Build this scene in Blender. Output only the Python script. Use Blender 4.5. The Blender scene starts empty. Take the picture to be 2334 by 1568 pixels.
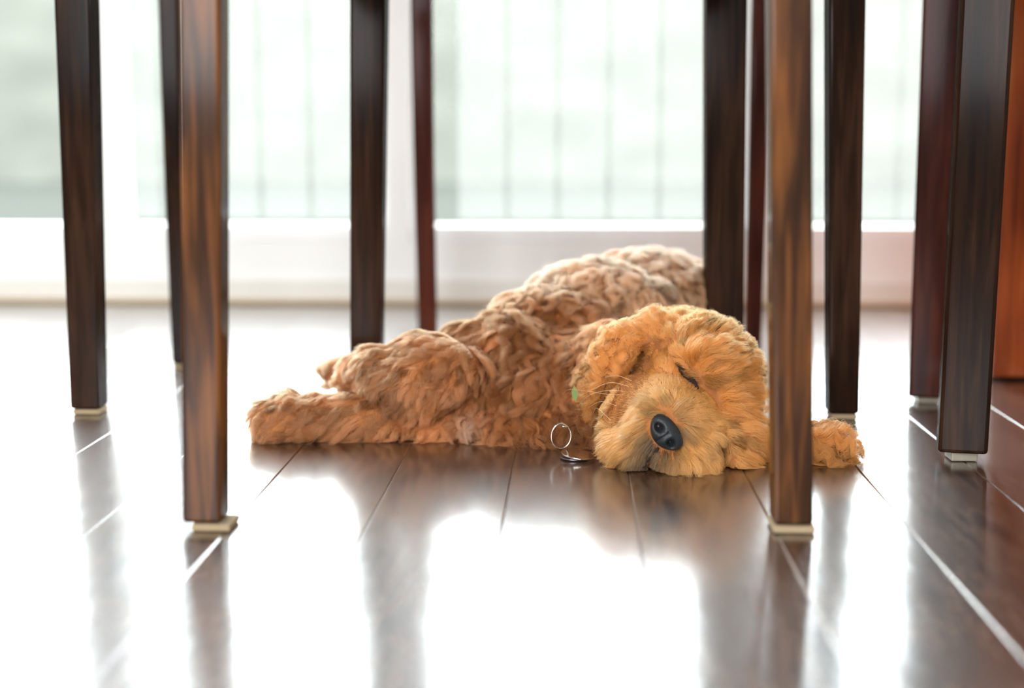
import bpy, bmesh, math, random
import numpy as np
from mathutils import Vector, Matrix, noise
from mathutils.kdtree import KDTree
from mathutils.bvhtree import BVHTree

R = math.radians
scene = bpy.context.scene
C = scene.collection
random.seed(4)
rng = np.random.default_rng(7)

# ------------------------------------------------------------------ camera
W_PX, H_PX, F_PX = 2334, 1568, 3242.0
CAM_Z = 0.275
PITCH = math.atan(459 / F_PX)
YAW = R(2.49)
cam_d = bpy.data.cameras.new('camera')
cam = bpy.data.objects.new('camera', cam_d)
C.objects.link(cam)
cam.location = (0, 0, CAM_Z)
cam.rotation_euler = (math.pi / 2 - PITCH, 0, YAW)
cam_d.sensor_width = 36
cam_d.lens = 36 * F_PX / W_PX
cam_d.clip_start = 0.01
cam_d.dof.use_dof = True
cam_d.dof.focus_distance = 1.22
cam_d.dof.aperture_fstop = 2.5
scene.camera = cam

FW = Vector((-math.sin(YAW), math.cos(YAW), 0))
RT = Vector((math.cos(YAW), math.sin(YAW), 0))
UP = Vector((0, 0, 1))
FC = FW * math.cos(PITCH) - UP * math.sin(PITCH)
UC = FW * math.sin(PITCH) + UP * math.cos(PITCH)


def ray(px, py):
    return FC + RT * ((px - W_PX / 2) / F_PX) + UC * ((H_PX / 2 - py) / F_PX)


def at(px, py, d):
    """point seen at a pixel, d metres ahead"""
    v = ray(px, py)
    return Vector((0, 0, CAM_Z)) + v * (d / v.dot(FW))


def ground(px, py, z=0.0):
    v = ray(px, py)
    return Vector((0, 0, CAM_Z)) + v * ((z - CAM_Z) / v.z)


def gd(p):
    return p.dot(FW)


# ------------------------------------------------------------------ light
scene.view_settings.view_transform = 'Standard'
scene.view_settings.look = 'None'
scene.view_settings.gamma = 1
scene.view_settings.exposure = 0.18
world = bpy.data.worlds.new('world')
scene.world = world
world.use_nodes = True
bg = world.node_tree.nodes['Background']
bg.inputs[0].default_value = (0.95, 0.98, 1.0, 1)
bg.inputs[1].default_value = 12.0
scene.cycles.max_bounces = 10
scene.cycles.transparent_max_bounces = 12
scene.cycles.sample_clamp_indirect = 6
scene.cycles.use_denoising = True

WALL_Y = ground(1300, 693).y          # inner face of the window wall
BACK_Y = -2.6
LEFT_X, RIGHT_X = -2.6, 2.3
CEIL_Z = 2.5


def portal(name, loc, rot, sx, sy):
    l = bpy.data.lights.new(name, 'AREA')
    l.shape = 'RECTANGLE'
    l.size, l.size_y = sx, sy
    l.energy = 1
    l.cycles.is_portal = True
    o = bpy.data.objects.new(name, l)
    C.objects.link(o)
    o.location = loc
    o.rotation_euler = rot
    return o


portal('daylight_window', ((LEFT_X + RIGHT_X) / 2, WALL_Y + 0.11, 1.2), (R(-90), 0, 0), 4.8, 2.3)
portal('daylight_patio', (-0.7, BACK_Y - 0.05, 1.35), (R(90), 0, 0), 2.4, 1.8)


# ------------------------------------------------------------------ materials
def mat(name):
    m = bpy.data.materials.new(name)
    m.use_nodes = True
    nt = m.node_tree
    return m, nt, nt.nodes['Principled BSDF']


def N(nt, kind, **kw):
    n = nt.nodes.new(kind)
    for k, v in kw.items():
        setattr(n, k, v)
    return n


def ramp(nt, stops):
    n = nt.nodes.new('ShaderNodeValToRGB')
    e = n.color_ramp.elements
    e[0].position, e[0].color = stops[0][0], (*stops[0][1], 1)
    e[1].position, e[1].color = stops[-1][0], (*stops[-1][1], 1)
    for p, c in stops[1:-1]:
        k = e.new(p)
        k.color = (*c, 1)
    return n


def paint(name, col, rough=0.5):
    m, nt, b = mat(name)
    tc = N(nt, 'ShaderNodeTexCoord')
    nz = N(nt, 'ShaderNodeTexNoise')
    nz.inputs['Scale'].default_value = 60
    nt.links.new(tc.outputs['Object'], nz.inputs['Vector'])
    bp = N(nt, 'ShaderNodeBump')
    bp.inputs['Strength'].default_value = 0.08
    bp.inputs['Distance'].default_value = 0.002
    nt.links.new(nz.outputs[0], bp.inputs['Height'])
    nt.links.new(bp.outputs[0], b.inputs['Normal'])
    b.inputs['Base Color'].default_value = (*col, 1)
    b.inputs['Roughness'].default_value = rough
    return m


M_WHITE = paint('white_paint', (0.90, 0.90, 0.88), 0.35)
M_WALL = paint('warm_grey_wall_paint', (0.42, 0.39, 0.35), 0.6)
M_FRAME = paint('window_frame_paint', (0.92, 0.93, 0.93), 0.3)
M_CREAM = paint('cream_paint', (0.80, 0.78, 0.72), 0.45)
M_BEAD = paint('tan_caulk', (0.60, 0.47, 0.32), 0.6)
M_FELT = paint('felt', (0.36, 0.27, 0.16), 0.9)
M_PATIO = paint('grey_deck', (0.050, 0.053, 0.048), 0.9)
M_PATIO.node_tree.nodes['Principled BSDF'].inputs['Specular IOR Level'].default_value = 0.0


def wood(name, dark, mid, light, scale=1.0, rough=0.32, patch=0.5, axis='z', coat=0.35, spec=0.0):
    m, nt, b = mat(name)
    tc = N(nt, 'ShaderNodeTexCoord')
    oi = N(nt, 'ShaderNodeObjectInfo')
    add = N(nt, 'ShaderNodeVectorMath', operation='ADD')
    mul = N(nt, 'ShaderNodeMath', operation='MULTIPLY')
    mul.inputs[1].default_value = 37.0
    nt.links.new(oi.outputs['Random'], mul.inputs[0])
    nt.links.new(tc.outputs['Object'], add.inputs[0])
    nt.links.new(mul.outputs[0], add.inputs[1])
    mp = N(nt, 'ShaderNodeMapping')
    s = {'z': (60, 60, 3.5), 'y': (60, 3.5, 60), 'x': (3.5, 60, 60)}[axis]
    mp.inputs['Scale'].default_value = [v * scale for v in s]
    nt.links.new(add.outputs[0], mp.inputs['Vector'])
    g = N(nt, 'ShaderNodeTexNoise')
    g.inputs['Scale'].default_value = 2.2
    g.inputs['Detail'].default_value = 6
    g.inputs['Distortion'].default_value = 0.6
    nt.links.new(mp.outputs[0], g.inputs['Vector'])
    mp2 = N(nt, 'ShaderNodeMapping')
    s2 = {'z': (14, 14, 4), 'y': (14, 4, 14), 'x': (4, 14, 14)}[axis]
    mp2.inputs['Scale'].default_value = [v * scale for v in s2]
    nt.links.new(add.outputs[0], mp2.inputs['Vector'])
    p = N(nt, 'ShaderNodeTexNoise')
    p.inputs['Scale'].default_value = 1.2
    p.inputs['Detail'].default_value = 3
    nt.links.new(mp2.outputs[0], p.inputs['Vector'])
    mix = N(nt, 'ShaderNodeMath', operation='MULTIPLY_ADD')
    mix.inputs[1].default_value = patch
    nt.links.new(p.outputs[0], mix.inputs[0])
    mm = N(nt, 'ShaderNodeMath', operation='MULTIPLY')
    mm.inputs[1].default_value = 1 - patch
    nt.links.new(g.outputs[0], mm.inputs[0])
    nt.links.new(mm.outputs[0], mix.inputs[2])
    r = ramp(nt, [(0.36, dark), (0.5, mid), (0.64, light)])
    nt.links.new(mix.outputs[0], r.inputs[0])
    nt.links.new(r.outputs[0], b.inputs['Base Color'])
    bp = N(nt, 'ShaderNodeBump')
    bp.inputs['Strength'].default_value = 0.15
    bp.inputs['Distance'].default_value = 0.0006
    nt.links.new(g.outputs[0], bp.inputs['Height'])
    nt.links.new(bp.outputs[0], b.inputs['Normal'])
    b.inputs['Roughness'].default_value = rough
    b.inputs['Coat Weight'].default_value = coat
    b.inputs['Specular IOR Level'].default_value = spec
    b.inputs['Coat Roughness'].default_value = 0.12
    return m


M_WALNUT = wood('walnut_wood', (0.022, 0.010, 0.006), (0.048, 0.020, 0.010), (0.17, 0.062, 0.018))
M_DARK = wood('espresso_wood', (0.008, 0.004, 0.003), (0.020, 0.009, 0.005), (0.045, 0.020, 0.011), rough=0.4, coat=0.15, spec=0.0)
M_REDDK = wood('dark_red_wood', (0.03, 0.009, 0.007), (0.06, 0.017, 0.012), (0.11, 0.03, 0.018), rough=0.4, coat=0.15, spec=0.0)
M_RED = wood('red_cherry_wood', (0.10, 0.018, 0.007), (0.28, 0.055, 0.014), (0.44, 0.12, 0.035), scale=0.6, patch=0.7)


def floor_material():
    m = bpy.data.materials.new('glossy_dark_plank_floor')
    m.use_nodes = True
    nt = m.node_tree
    b = nt.nodes['Principled BSDF']
    out = nt.nodes['Material Output']
    tc = N(nt, 'ShaderNodeTexCoord')
    sep = N(nt, 'ShaderNodeSeparateXYZ')
    nt.links.new(tc.outputs['Object'], sep.inputs[0])
    # per-plank random value
    a = N(nt, 'ShaderNodeMath', operation='SUBTRACT')
    a.inputs[1].default_value = SEAM0
    nt.links.new(sep.outputs['X'], a.inputs[0])
    dv = N(nt, 'ShaderNodeMath', operation='DIVIDE')
    dv.inputs[1].default_value = PLANK
    nt.links.new(a.outputs[0], dv.inputs[0])
    fl = N(nt, 'ShaderNodeMath', operation='FLOOR')
    nt.links.new(dv.outputs[0], fl.inputs[0])
    wn = N(nt, 'ShaderNodeTexWhiteNoise', noise_dimensions='1D')
    nt.links.new(fl.outputs[0], wn.inputs['W'])
    off = N(nt, 'ShaderNodeVectorMath', operation='SCALE')
    off.inputs['Scale'].default_value = 23
    nt.links.new(wn.outputs['Color'], off.inputs[0])
    add = N(nt, 'ShaderNodeVectorMath', operation='ADD')
    nt.links.new(tc.outputs['Object'], add.inputs[0])
    nt.links.new(off.outputs[0], add.inputs[1])
    mp = N(nt, 'ShaderNodeMapping')
    mp.inputs['Scale'].default_value = (55, 4, 1)
    nt.links.new(add.outputs[0], mp.inputs['Vector'])
    g = N(nt, 'ShaderNodeTexNoise')
    g.inputs['Scale'].default_value = 2
    g.inputs['Detail'].default_value = 4
    g.inputs['Distortion'].default_value = 0.2
    nt.links.new(mp.outputs[0], g.inputs['Vector'])
    mp2 = N(nt, 'ShaderNodeMapping')
    mp2.inputs['Scale'].default_value = (14, 5, 1)
    nt.links.new(add.outputs[0], mp2.inputs['Vector'])
    g2 = N(nt, 'ShaderNodeTexNoise')
    g2.inputs['Scale'].default_value = 1.5
    g2.inputs['Detail'].default_value = 4
    nt.links.new(mp2.outputs[0], g2.inputs['Vector'])
    av = N(nt, 'ShaderNodeMath', operation='ADD')
    nt.links.new(g.outputs[0], av.inputs[0])
    nt.links.new(g2.outputs[0], av.inputs[1])
    r = ramp(nt, [(0.80, (0.030, 0.011, 0.006)), (1.0, (0.066, 0.028, 0.014)), (1.2, (0.13, 0.065, 0.036))])
    hv = N(nt, 'ShaderNodeMath', operation='MULTIPLY')
    hv.inputs[1].default_value = 1.0
    nt.links.new(av.outputs[0], hv.inputs[0])
    nt.links.new(hv.outputs[0], r.inputs[0])
    nt.links.new(r.outputs[0], b.inputs['Base Color'])
    b.inputs['Roughness'].default_value = 0.5
    b.inputs['Specular IOR Level'].default_value = 0.2
    # hand scraped undulation + fine scratches
    wv = N(nt, 'ShaderNodeTexNoise')
    wv.inputs['Scale'].default_value = 9
    wv.inputs['Detail'].default_value = 2
    mp3 = N(nt, 'ShaderNodeMapping')
    mp3.inputs['Scale'].default_value = (2.2, 0.9, 1)
    nt.links.new(add.outputs[0], mp3.inputs['Vector'])
    nt.links.new(mp3.outputs[0], wv.inputs['Vector'])
    b1 = N(nt, 'ShaderNodeBump')
    b1.inputs['Strength'].default_value = 0.35
    b1.inputs['Distance'].default_value = 0.0016
    nt.links.new(wv.outputs[0], b1.inputs['Height'])
    b2 = N(nt, 'ShaderNodeBump')
    b2.inputs['Strength'].default_value = 0.02
    b2.inputs['Distance'].default_value = 0.0004
    nt.links.new(g.outputs[0], b2.inputs['Height'])
    nt.links.new(b1.outputs[0], b2.inputs['Normal'])
    nt.links.new(b2.outputs[0], b.inputs['Normal'])
    gl = N(nt, 'ShaderNodeBsdfGlossy')
    gl.inputs['Roughness'].default_value = 0.165
    gl.inputs['Color'].default_value = (0.95, 0.98, 1.0, 1)
    nt.links.new(b2.outputs[0], gl.inputs['Normal'])
    fr = N(nt, 'ShaderNodeFresnel')
    fr.inputs['IOR'].default_value = 2.5
    nt.links.new(b2.outputs[0], fr.inputs['Normal'])
    mx = N(nt, 'ShaderNodeMixShader')
    nt.links.new(fr.outputs[0], mx.inputs[0])
    nt.links.new(b.outputs[0], mx.inputs[1])
    nt.links.new(gl.outputs[0], mx.inputs[2])
    nt.links.new(mx.outputs[0], out.inputs['Surface'])
    return m


PLANK = 0.0979
SEAM0 = 0.275 * -0.185
M_FLOOR = floor_material()


def metal(name, col, rough=0.15):
    m, nt, b = mat(name)
    b.inputs['Base Color'].default_value = (*col, 1)
    b.inputs['Metallic'].default_value = 1
    tc = N(nt, 'ShaderNodeTexCoord')
    nz = N(nt, 'ShaderNodeTexNoise')
    nz.inputs['Scale'].default_value = 300
    nt.links.new(tc.outputs['Object'], nz.inputs['Vector'])
    mr = N(nt, 'ShaderNodeMapRange')
    mr.inputs['To Min'].default_value = rough * 0.7
    mr.inputs['To Max'].default_value = rough * 1.4
    nt.links.new(nz.outputs[0], mr.inputs[0])
    nt.links.new(mr.outputs[0], b.inputs['Roughness'])
    return m


M_STEEL = metal('polished_steel', (0.85, 0.80, 0.76))
M_STEELDK = metal('dark_steel', (0.25, 0.25, 0.28), 0.3)


def glass_material(name, tint=(0.97, 0.99, 0.98), fac=1.0):
    m = bpy.data.materials.new(name)
    m.use_nodes = True
    nt = m.node_tree
    nt.nodes.remove(nt.nodes['Principled BSDF'])
    out = nt.nodes['Material Output']
    t = N(nt, 'ShaderNodeBsdfTransparent')
    t.inputs[0].default_value = (*tint, 1)
    g = N(nt, 'ShaderNodeBsdfGlossy')
    g.inputs['Roughness'].default_value = 0.02
    f = N(nt, 'ShaderNodeFresnel')
    f.inputs[0].default_value = 1.10
    mx = N(nt, 'ShaderNodeMixShader')
    nt.links.new(f.outputs[0], mx.inputs[0])
    nt.links.new(t.outputs[0], mx.inputs[1])
    nt.links.new(g.outputs[0], mx.inputs[2])
    nt.links.new(mx.outputs[0], out.inputs['Surface'])
    return m


M_GLASS = glass_material('window_glass')


def sheer_material():
    m = bpy.data.materials.new('sheer_white_blind_fabric')
    m.use_nodes = True
    nt = m.node_tree
    nt.nodes.remove(nt.nodes['Principled BSDF'])
    out = nt.nodes['Material Output']
    tr = N(nt, 'ShaderNodeBsdfTransparent')
    tl = N(nt, 'ShaderNodeBsdfTranslucent')
    tl.inputs[0].default_value = (0.80, 0.81, 0.81, 1)
    df = N(nt, 'ShaderNodeBsdfDiffuse')
    df.inputs[0].default_value = (0.80, 0.82, 0.82, 1)
    m1 = N(nt, 'ShaderNodeMixShader')
    m1.inputs[0].default_value = 0.5
    nt.links.new(tl.outputs[0], m1.inputs[1])
    nt.links.new(df.outputs[0], m1.inputs[2])
    m2 = N(nt, 'ShaderNodeMixShader')
    tc = N(nt, 'ShaderNodeTexCoord')
    nz = N(nt, 'ShaderNodeTexNoise')
    nz.inputs['Scale'].default_value = 14
    nt.links.new(tc.outputs['Object'], nz.inputs['Vector'])
    mr = N(nt, 'ShaderNodeMapRange')
    mr.inputs['To Min'].default_value = 0.19
    mr.inputs['To Max'].default_value = 0.21
    nt.links.new(nz.outputs[0], mr.inputs[0])
    nt.links.new(mr.outputs[0], m2.inputs[0])
    nt.links.new(tr.outputs[0], m2.inputs[1])
    nt.links.new(m1.outputs[0], m2.inputs[2])
    nt.links.new(m2.outputs[0], out.inputs['Surface'])
    return m


M_SHEER = sheer_material()


def hedge_material():
    m, nt, b = mat('hedge_leaves')
    tc = N(nt, 'ShaderNodeTexCoord')
    nz = N(nt, 'ShaderNodeTexNoise')
    nz.inputs['Scale'].default_value = 3
    nz.inputs['Detail'].default_value = 5
    nt.links.new(tc.outputs['Object'], nz.inputs['Vector'])
    r = ramp(nt, [(0.3, (0.100, 0.103, 0.092)), (0.7, (0.110, 0.114, 0.100))])
    nt.links.new(nz.outputs[0], r.inputs[0])
    nt.links.new(r.outputs[0], b.inputs['Base Color'])
    b.inputs['Roughness'].default_value = 0.8
    b.inputs['Specular IOR Level'].default_value = 0.0
    return m


M_HEDGE = hedge_material()


# ------------------------------------------------------------------ mesh helpers
def link(name, bm, m, parent=None, smooth=False, bevel=0.0, segs=2):
    me = bpy.data.meshes.new(name)
    bmesh.ops.recalc_face_normals(bm, faces=bm.faces[:])
    bm.to_mesh(me)
    bm.free()
    if smooth:
        me.polygons.foreach_set('use_smooth', [True] * len(me.polygons))
    o = bpy.data.objects.new(name, me)
    C.objects.link(o)
    if m:
        me.materials.append(m)
    if parent:
        o.parent = parent
        o.matrix_parent_inverse = Matrix.Translation(parent.location).inverted() if parent.type == 'EMPTY' else Matrix.Identity(4)
    if bevel:
        b = o.modifiers.new('bevel', 'BEVEL')
        b.width = bevel
        b.segments = segs
        b.limit_method = 'ANGLE'
        b.angle_limit = R(40)
    return o


def box(bm, x0, x1, y0, y1, z0, z1):
    vs = [bm.verts.new((x, y, z)) for z in (z0, z1) for (x, y) in ((x0, y0), (x1, y0), (x1, y1), (x0, y1))]
    for f in ((3, 2, 1, 0), (4, 5, 6, 7), (0, 1, 5, 4), (1, 2, 6, 5), (2, 3, 7, 6), (3, 0, 4, 7)):
        bm.faces.new([vs[i] for i in f])
    return vs


def boxbm(*b):
    bm = bmesh.new()
    for q in b:
        box(bm, *q)
    return bm


def loft(bm, secs, cap=True):
    rings = [[bm.verts.new(p) for p in s] for s in secs]
    n = len(rings[0])
    for a, b in zip(rings, rings[1:]):
        for i in range(n):
            bm.faces.new((a[i], a[(i + 1) % n], b[(i + 1) % n], b[i]))
    if cap:
        bm.faces.new(rings[0][::-1])
        bm.faces.new(rings[-1])


def tube(bm, pts, r, n=10, closed=False, taper=None):
    pts = [Vector(p) for p in pts]
    secs = []
    L = len(pts)
    prev = None
    for i, p in enumerate(pts):
        if closed:
            t = pts[(i + 1) % L] - pts[i - 1]
        else:
            t = pts[min(i + 1, L - 1)] - pts[max(i - 1, 0)]
        t.normalize()
        u = prev - t * prev.dot(t) if prev else t.orthogonal()
        u.normalize()
        prev = u
        v = t.cross(u)
        rr = r * (taper(i / (L - 1)) if taper else 1)
        secs.append([p + (u * math.cos(k * 2 * math.pi / n) + v * math.sin(k * 2 * math.pi / n)) * rr for k in range(n)])
    if closed:
        rings = [[bm.verts.new(p) for p in s] for s in secs]
        for i in range(L):
            a, b = rings[i], rings[(i + 1) % L]
            for k in range(n):
                bm.faces.new((a[k], a[(k + 1) % n], b[(k + 1) % n], b[k]))
    else:
        loft(bm, secs)


def tag(o, label=None, cat=None, group=None, kind=None):
    if label:
        o['label'] = label
    if cat:
        o['category'] = cat
    if group:
        o['group'] = group
    if kind:
        o['kind'] = kind
    return o


def empty(name, loc):
    o = bpy.data.objects.new(name, None)
    o.empty_display_size = 0.05
    C.objects.link(o)
    o.location = loc
    return o


def struct(name, bm, m, parent=None, **k):
    o = link(name, bm, m, parent, **k)
    if parent is None:
        o['kind'] = 'structure'
    return o


# ------------------------------------------------------------------ room
# floor: long planks with a small bevelled groove at each seam
def build_floor():
    bm = bmesh.new()
    k0 = math.floor((LEFT_X - SEAM0) / PLANK)
    k1 = math.ceil((RIGHT_X - SEAM0) / PLANK)
    g, dp = 0.0011, 0.0009
    ys = [BACK_Y, WALL_Y + 0.02]
    for k in range(k0, k1):
        x0 = max(LEFT_X, SEAM0 + k * PLANK)
        x1 = min(RIGHT_X, SEAM0 + (k + 1) * PLANK)
        if x1 - x0 < 0.01:
            continue
        prof = [(x0, -dp), (x0 + g * 0.5, -dp * 0.55), (x0 + g, 0), (x1 - g, 0), (x1 - g * 0.5, -dp * 0.55), (x1, -dp), (x1, -0.02), (x0, -0.02)]
        # boards of random length within the row
        cuts = [ys[0]]
        y = ys[0] + random.uniform(0.3, 0.9)
        # keep end joints out of the clear stretch in front of the puppy
        cuts2 = []
        while y < ys[1]:
            if not (0.5 < y < 2.3):
                cuts2.append(y)
            y += random.uniform(0.7, 1.3)
        cuts = [ys[0]] + cuts2 + [ys[1]]
        for a, b in zip(cuts, cuts[1:]):
            loft(bm, [[Vector((x, a + 0.0003, z)) for x, z in prof], [Vector((x, b - 0.0003, z)) for x, z in prof]])
    return struct('floor', bm, M_FLOOR)


build_floor()

WT = 0.10   # wall thickness
# window openings along the back wall (x ranges)
def wx(px):
    v = ray(px, 500)
    return v.x / v.y * WALL_Y


J1, J2, J3 = wx(236), wx(910), wx(1742)
openings = [(LEFT_X + 0.25, J1 - 0.010), (J1 + 0.012, J2 - 0.020), (J2 + 0.020, J3 - 0.03), (J3 + 0.03, RIGHT_X - 0.25)]


def z_at(py):
    v = ray(1167, py)
    return CAM_Z + v.z / v.y * WALL_Y


Z_STEP = z_at(640)
Z_SILL = z_at(549)
Z_GLASS = z_at(516)
Z_TOP = 2.25
box_list = [(LEFT_X, RIGHT_X, WALL_Y, WALL_Y + WT, 0.0, Z_SILL), (LEFT_X, RIGHT_X, WALL_Y, WALL_Y + WT, Z_TOP, CEIL_Z)]
edges = [LEFT_X] + [v for o in openings for v in o] + [RIGHT_X]
for a, b in zip(edges[0::2], edges[1::2]):
    box_list.append((a, b, WALL_Y, WALL_Y + WT, Z_SILL, Z_TOP))
struct('wall_back', boxbm(*box_list), M_WHITE)
struct('baseboard_back', boxbm((LEFT_X, RIGHT_X, WALL_Y - 0.012, WALL_Y - 0.0002, 0.0005, Z_STEP)), M_CREAM, bevel=0.003)
struct('trim_1', boxbm((LEFT_X, RIGHT_X, WALL_Y - 0.024, WALL_Y - 0.0125, 0.0005, 0.008)), M_BEAD, bevel=0.003)
struct('wall_left', boxbm((LEFT_X - 0.1, LEFT_X, BACK_Y, WALL_Y + WT, 0.0, CEIL_Z)), M_WALL)
struct('wall_right', boxbm((RIGHT_X, RIGHT_X + 0.1, BACK_Y, WALL_Y + WT, 0.0, CEIL_Z)), M_WALL)
struct('ceiling', boxbm((LEFT_X - 0.1, RIGHT_X + 0.1, BACK_Y - 0.1, WALL_Y + WT, CEIL_Z, CEIL_Z + 0.1)), M_WHITE)
struct('wall_front', boxbm((LEFT_X, -1.9, BACK_Y - 0.1, BACK_Y, 0, CEIL_Z), (0.5, RIGHT_X, BACK_Y - 0.1, BACK_Y, 0, CEIL_Z),
                           (-1.9, 0.5, BACK_Y - 0.1, BACK_Y, 2.25, CEIL_Z), (-1.9, 0.5, BACK_Y - 0.1, BACK_Y, 0, 0.45)), M_WALL)

for i, (a, b) in enumerate(openings):
    y0, y1 = WALL_Y + 0.035, WALL_Y + 0.075
    st = 0.030
    fr = struct('window_%d' % (i + 1), boxbm((a, b, y0 - 0.03, y1, Z_SILL + 0.0005, Z_GLASS), (a, b, y0, y1, Z_TOP - st, Z_TOP - 0.0005),
                                           (a + 0.0003, a + st * 0.6, y0, y1, Z_GLASS, Z_TOP - st), (b - st * 0.6, b - 0.0003, y0, y1, Z_GLASS, Z_TOP - st)), M_FRAME, bevel=0.002)
    link('pane', boxbm((a + st * 0.6, b - st * 0.6, y0 + 0.018, y0 + 0.022, Z_GLASS, Z_TOP - st)), M_GLASS, fr)

# vertical blinds
PITCHB = 0.0865


def blind(name, label, x0, x1, phase, wid, angle=0.0):
    root = empty(name, ((x0 + x1) / 2, WALL_Y + 0.018, Z_GLASS))
    tag(root, label, 'blind', 'vertical blinds across the window wall')
    link('headrail', boxbm((x0, x1, WALL_Y + 0.004, WALL_Y + 0.030, Z_TOP - 0.045, Z_TOP - 0.032)), M_FRAME, root, bevel=0.002)
    x = phase
    while x - PITCHB > x0:
        x -= PITCHB
    while x < x0:
        x += PITCHB
    xs = []
    while x + wid <= x1 - 0.002:
        xs.append(x)
        x += PITCHB
    for x in xs:
        bm = bmesh.new()
        n = 6
        rows = []
        for z in (Z_GLASS + 0.012, 0.6, 1.2, Z_TOP - 0.046):
            rows.append([Vector((x + wid * k / n, WALL_Y + 0.019 + 0.006 * (math.sin(math.pi * k / n)) - 0.003, z)) for k in range(n + 1)])
        vv = [[bm.verts.new(p) for p in r_] for r_ in rows]
        for r0, r1 in zip(vv, vv[1:]):
            for k in range(n):
                bm.faces.new((r0[k], r0[k + 1], r1[k + 1], r1[k]))
        link('slat', bm, M_SHEER, root, smooth=True)
    return root


blind('vertical_blind', 'sheer vertical blind over the second window pane from the left', openings[1][0] + 0.002, openings[1][1] - 0.002, wx(592) + 0.003, 0.0805)
blind('vertical_blind', 'sheer vertical blind over the wide window behind the sleeping puppy', openings[2][0] + 0.002, openings[2][1] - 0.002, wx(1040) + 0.003, 0.0805)
blind('vertical_blind', 'sheer vertical blind over the window at the far right', openings[3][0] + 0.002, openings[3][1] - 0.002, wx(2050), 0.083)

# outdoors
struct('terrain', boxbm((-21, 21, WALL_Y + WT + 0.02, 18, -0.16, -0.12)), M_PATIO)['label'] = 'grey deck outside the windows'


def hedge():
    bm = bmesh.new()
    nx, nz = 260, 20
    g = []
    for j in range(nz + 1):
        row = []
        for i in range(nx + 1):
            x = -20 + 40 * i / nx
            z = -0.12 + 2.1 * j / nz
            p = Vector((x, 14.0, z))
            d = noise.noise(p * 2.2) * 0.06 + noise.noise(p * 7) * 0.03
            row.append(bm.verts.new((x, 14.0 + d, z + (noise.noise(Vector((x * 2, 0, 3))) * 0.08 if j == nz else 0))))
        g.append(row)
    for j in range(nz):
        for i in range(nx):
            bm.faces.new((g[j][i], g[j][i + 1], g[j + 1][i + 1], g[j + 1][i]))
    back = [bm.verts.new((v.co.x, 15.0, v.co.z)) for v in g[-1]]
    for i in range(nx):
        bm.faces.new((g[-1][i], g[-1][i + 1], back[i + 1], back[i]))
    o = link('hedge', bm, M_HEDGE, smooth=True)
    tag(o, 'pale green garden hedge blurred beyond the windows', 'hedge')


hedge()


# ------------------------------------------------------------------ furniture legs
def leg_axis(px_b, py_b, px_t, d=None):
    """foot point on the floor and the axis point where the leg leaves the frame"""
    if d is None:
        b = ground(px_b, py_b)
    else:
        b = at(px_b, 500, d)
        b.z = 0
        # keep the column of the pixel at floor level
        v = ray(px_b, py_b)
    t = at(px_t, 0, gd(b))
    return b, t


def make_leg(parent, foot, topv, z_top, w0, w1, m, pad=None, curve=0.0, depth=None, z0=0.006, bev=0.003, turn=0.0):
    """foot (x, y), topv = axis point at its own height; w0/w1 widths at the floor and at the top"""
    secs = []
    n = 14
    for i in range(n + 1):
        t = i / n
        z = z0 + (z_top - z0) * t
        s = z / topv.z
        x = foot.x + (topv.x - foot.x) * s
        y = foot.y + (topv.y - foot.y) * s
        x += curve * (1 - t) ** 2.2
        w = (w0 + (w1 - w0) * min(1, z / 0.42)) / 2
        dd = (depth or w * 2) / 2
        ct, st_ = math.cos(turn), math.sin(turn)
        secs.append([Vector((x + a * ct - b * st_, y + a * st_ + b * ct, z)) for a, b in ((-w, -dd), (w, -dd), (w, dd), (-w, dd))])
    bm = bmesh.new()
    loft(bm, secs)
    o = link('leg', bm, m, parent, bevel=bev, segs=3)
    if pad:
        x, y = foot.x + curve, foot.y
        sx, sy, h, ox, pm = pad
        bm = boxbm((x - sx / 2 + ox, x + sx / 2 + ox, y - sy / 2, y + sy / 2, 0.0003, h))
        link('foot_pad', bm, pm, o, bevel=min(0.0015, h * 0.3))
    return o


def px2m(px, d):
    return px * d / F_PX


def foot_at(px, py, d=None):
    if d is None:
        return ground(px, py)
    v = ray(px, py)
    p = at(px, py, d)
    return Vector((p.x, p.y, 0))


def leg_from_px(parent, pxb, pyb, pxt, wb, wt, z_top, m, d=None, pyref=None, **k):
    """pxb,pyb = centre of the foot; with d the foot is hidden and pyb is the lowest visible row"""
    if d is None:
        f = ground(pxb, pyb)
        d = gd(f)
        lowz = 0.0
        low = f
    else:
        low = at(pxb, pyb, d)
    top = at(pxt, 0, d)
    # extrapolate the axis down to the floor
    s = (0 - top.z) / (low.z - top.z)
    f = top + (low - top) * s
    make_leg(parent, f, top, z_top, px2m(wb, d), px2m(wt, d), m, **k)
    return f, d


# near chair: two near legs and two far legs
ca = empty('dining_chair', ground(1130, 1100))
tag(ca, 'dark walnut dining chair standing over the puppy, its two nearest legs at centre-left and centre-right', 'chair')
SEAT = 0.437
fA1, dA = leg_from_px(ca, 470, 1200, 466, 90, 93, SEAT, M_WALNUT, pad=(0.028, 0.03, 0.0055, 0.007, M_FELT))
fA2, _ = leg_from_px(ca, 1803, 1204, 1797, 91, 94, SEAT, M_WALNUT, pad=(0.030, 0.032, 0.0055, 0.0, M_FELT))
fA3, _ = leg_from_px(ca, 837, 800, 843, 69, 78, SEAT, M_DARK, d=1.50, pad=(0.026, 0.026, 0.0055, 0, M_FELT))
fA4, _ = leg_from_px(ca, 1648, 700, 1652, 84, 90, SEAT, M_DARK, d=1.50, pad=(0.026, 0.026, 0.0055, 0, M_FELT))


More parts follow.
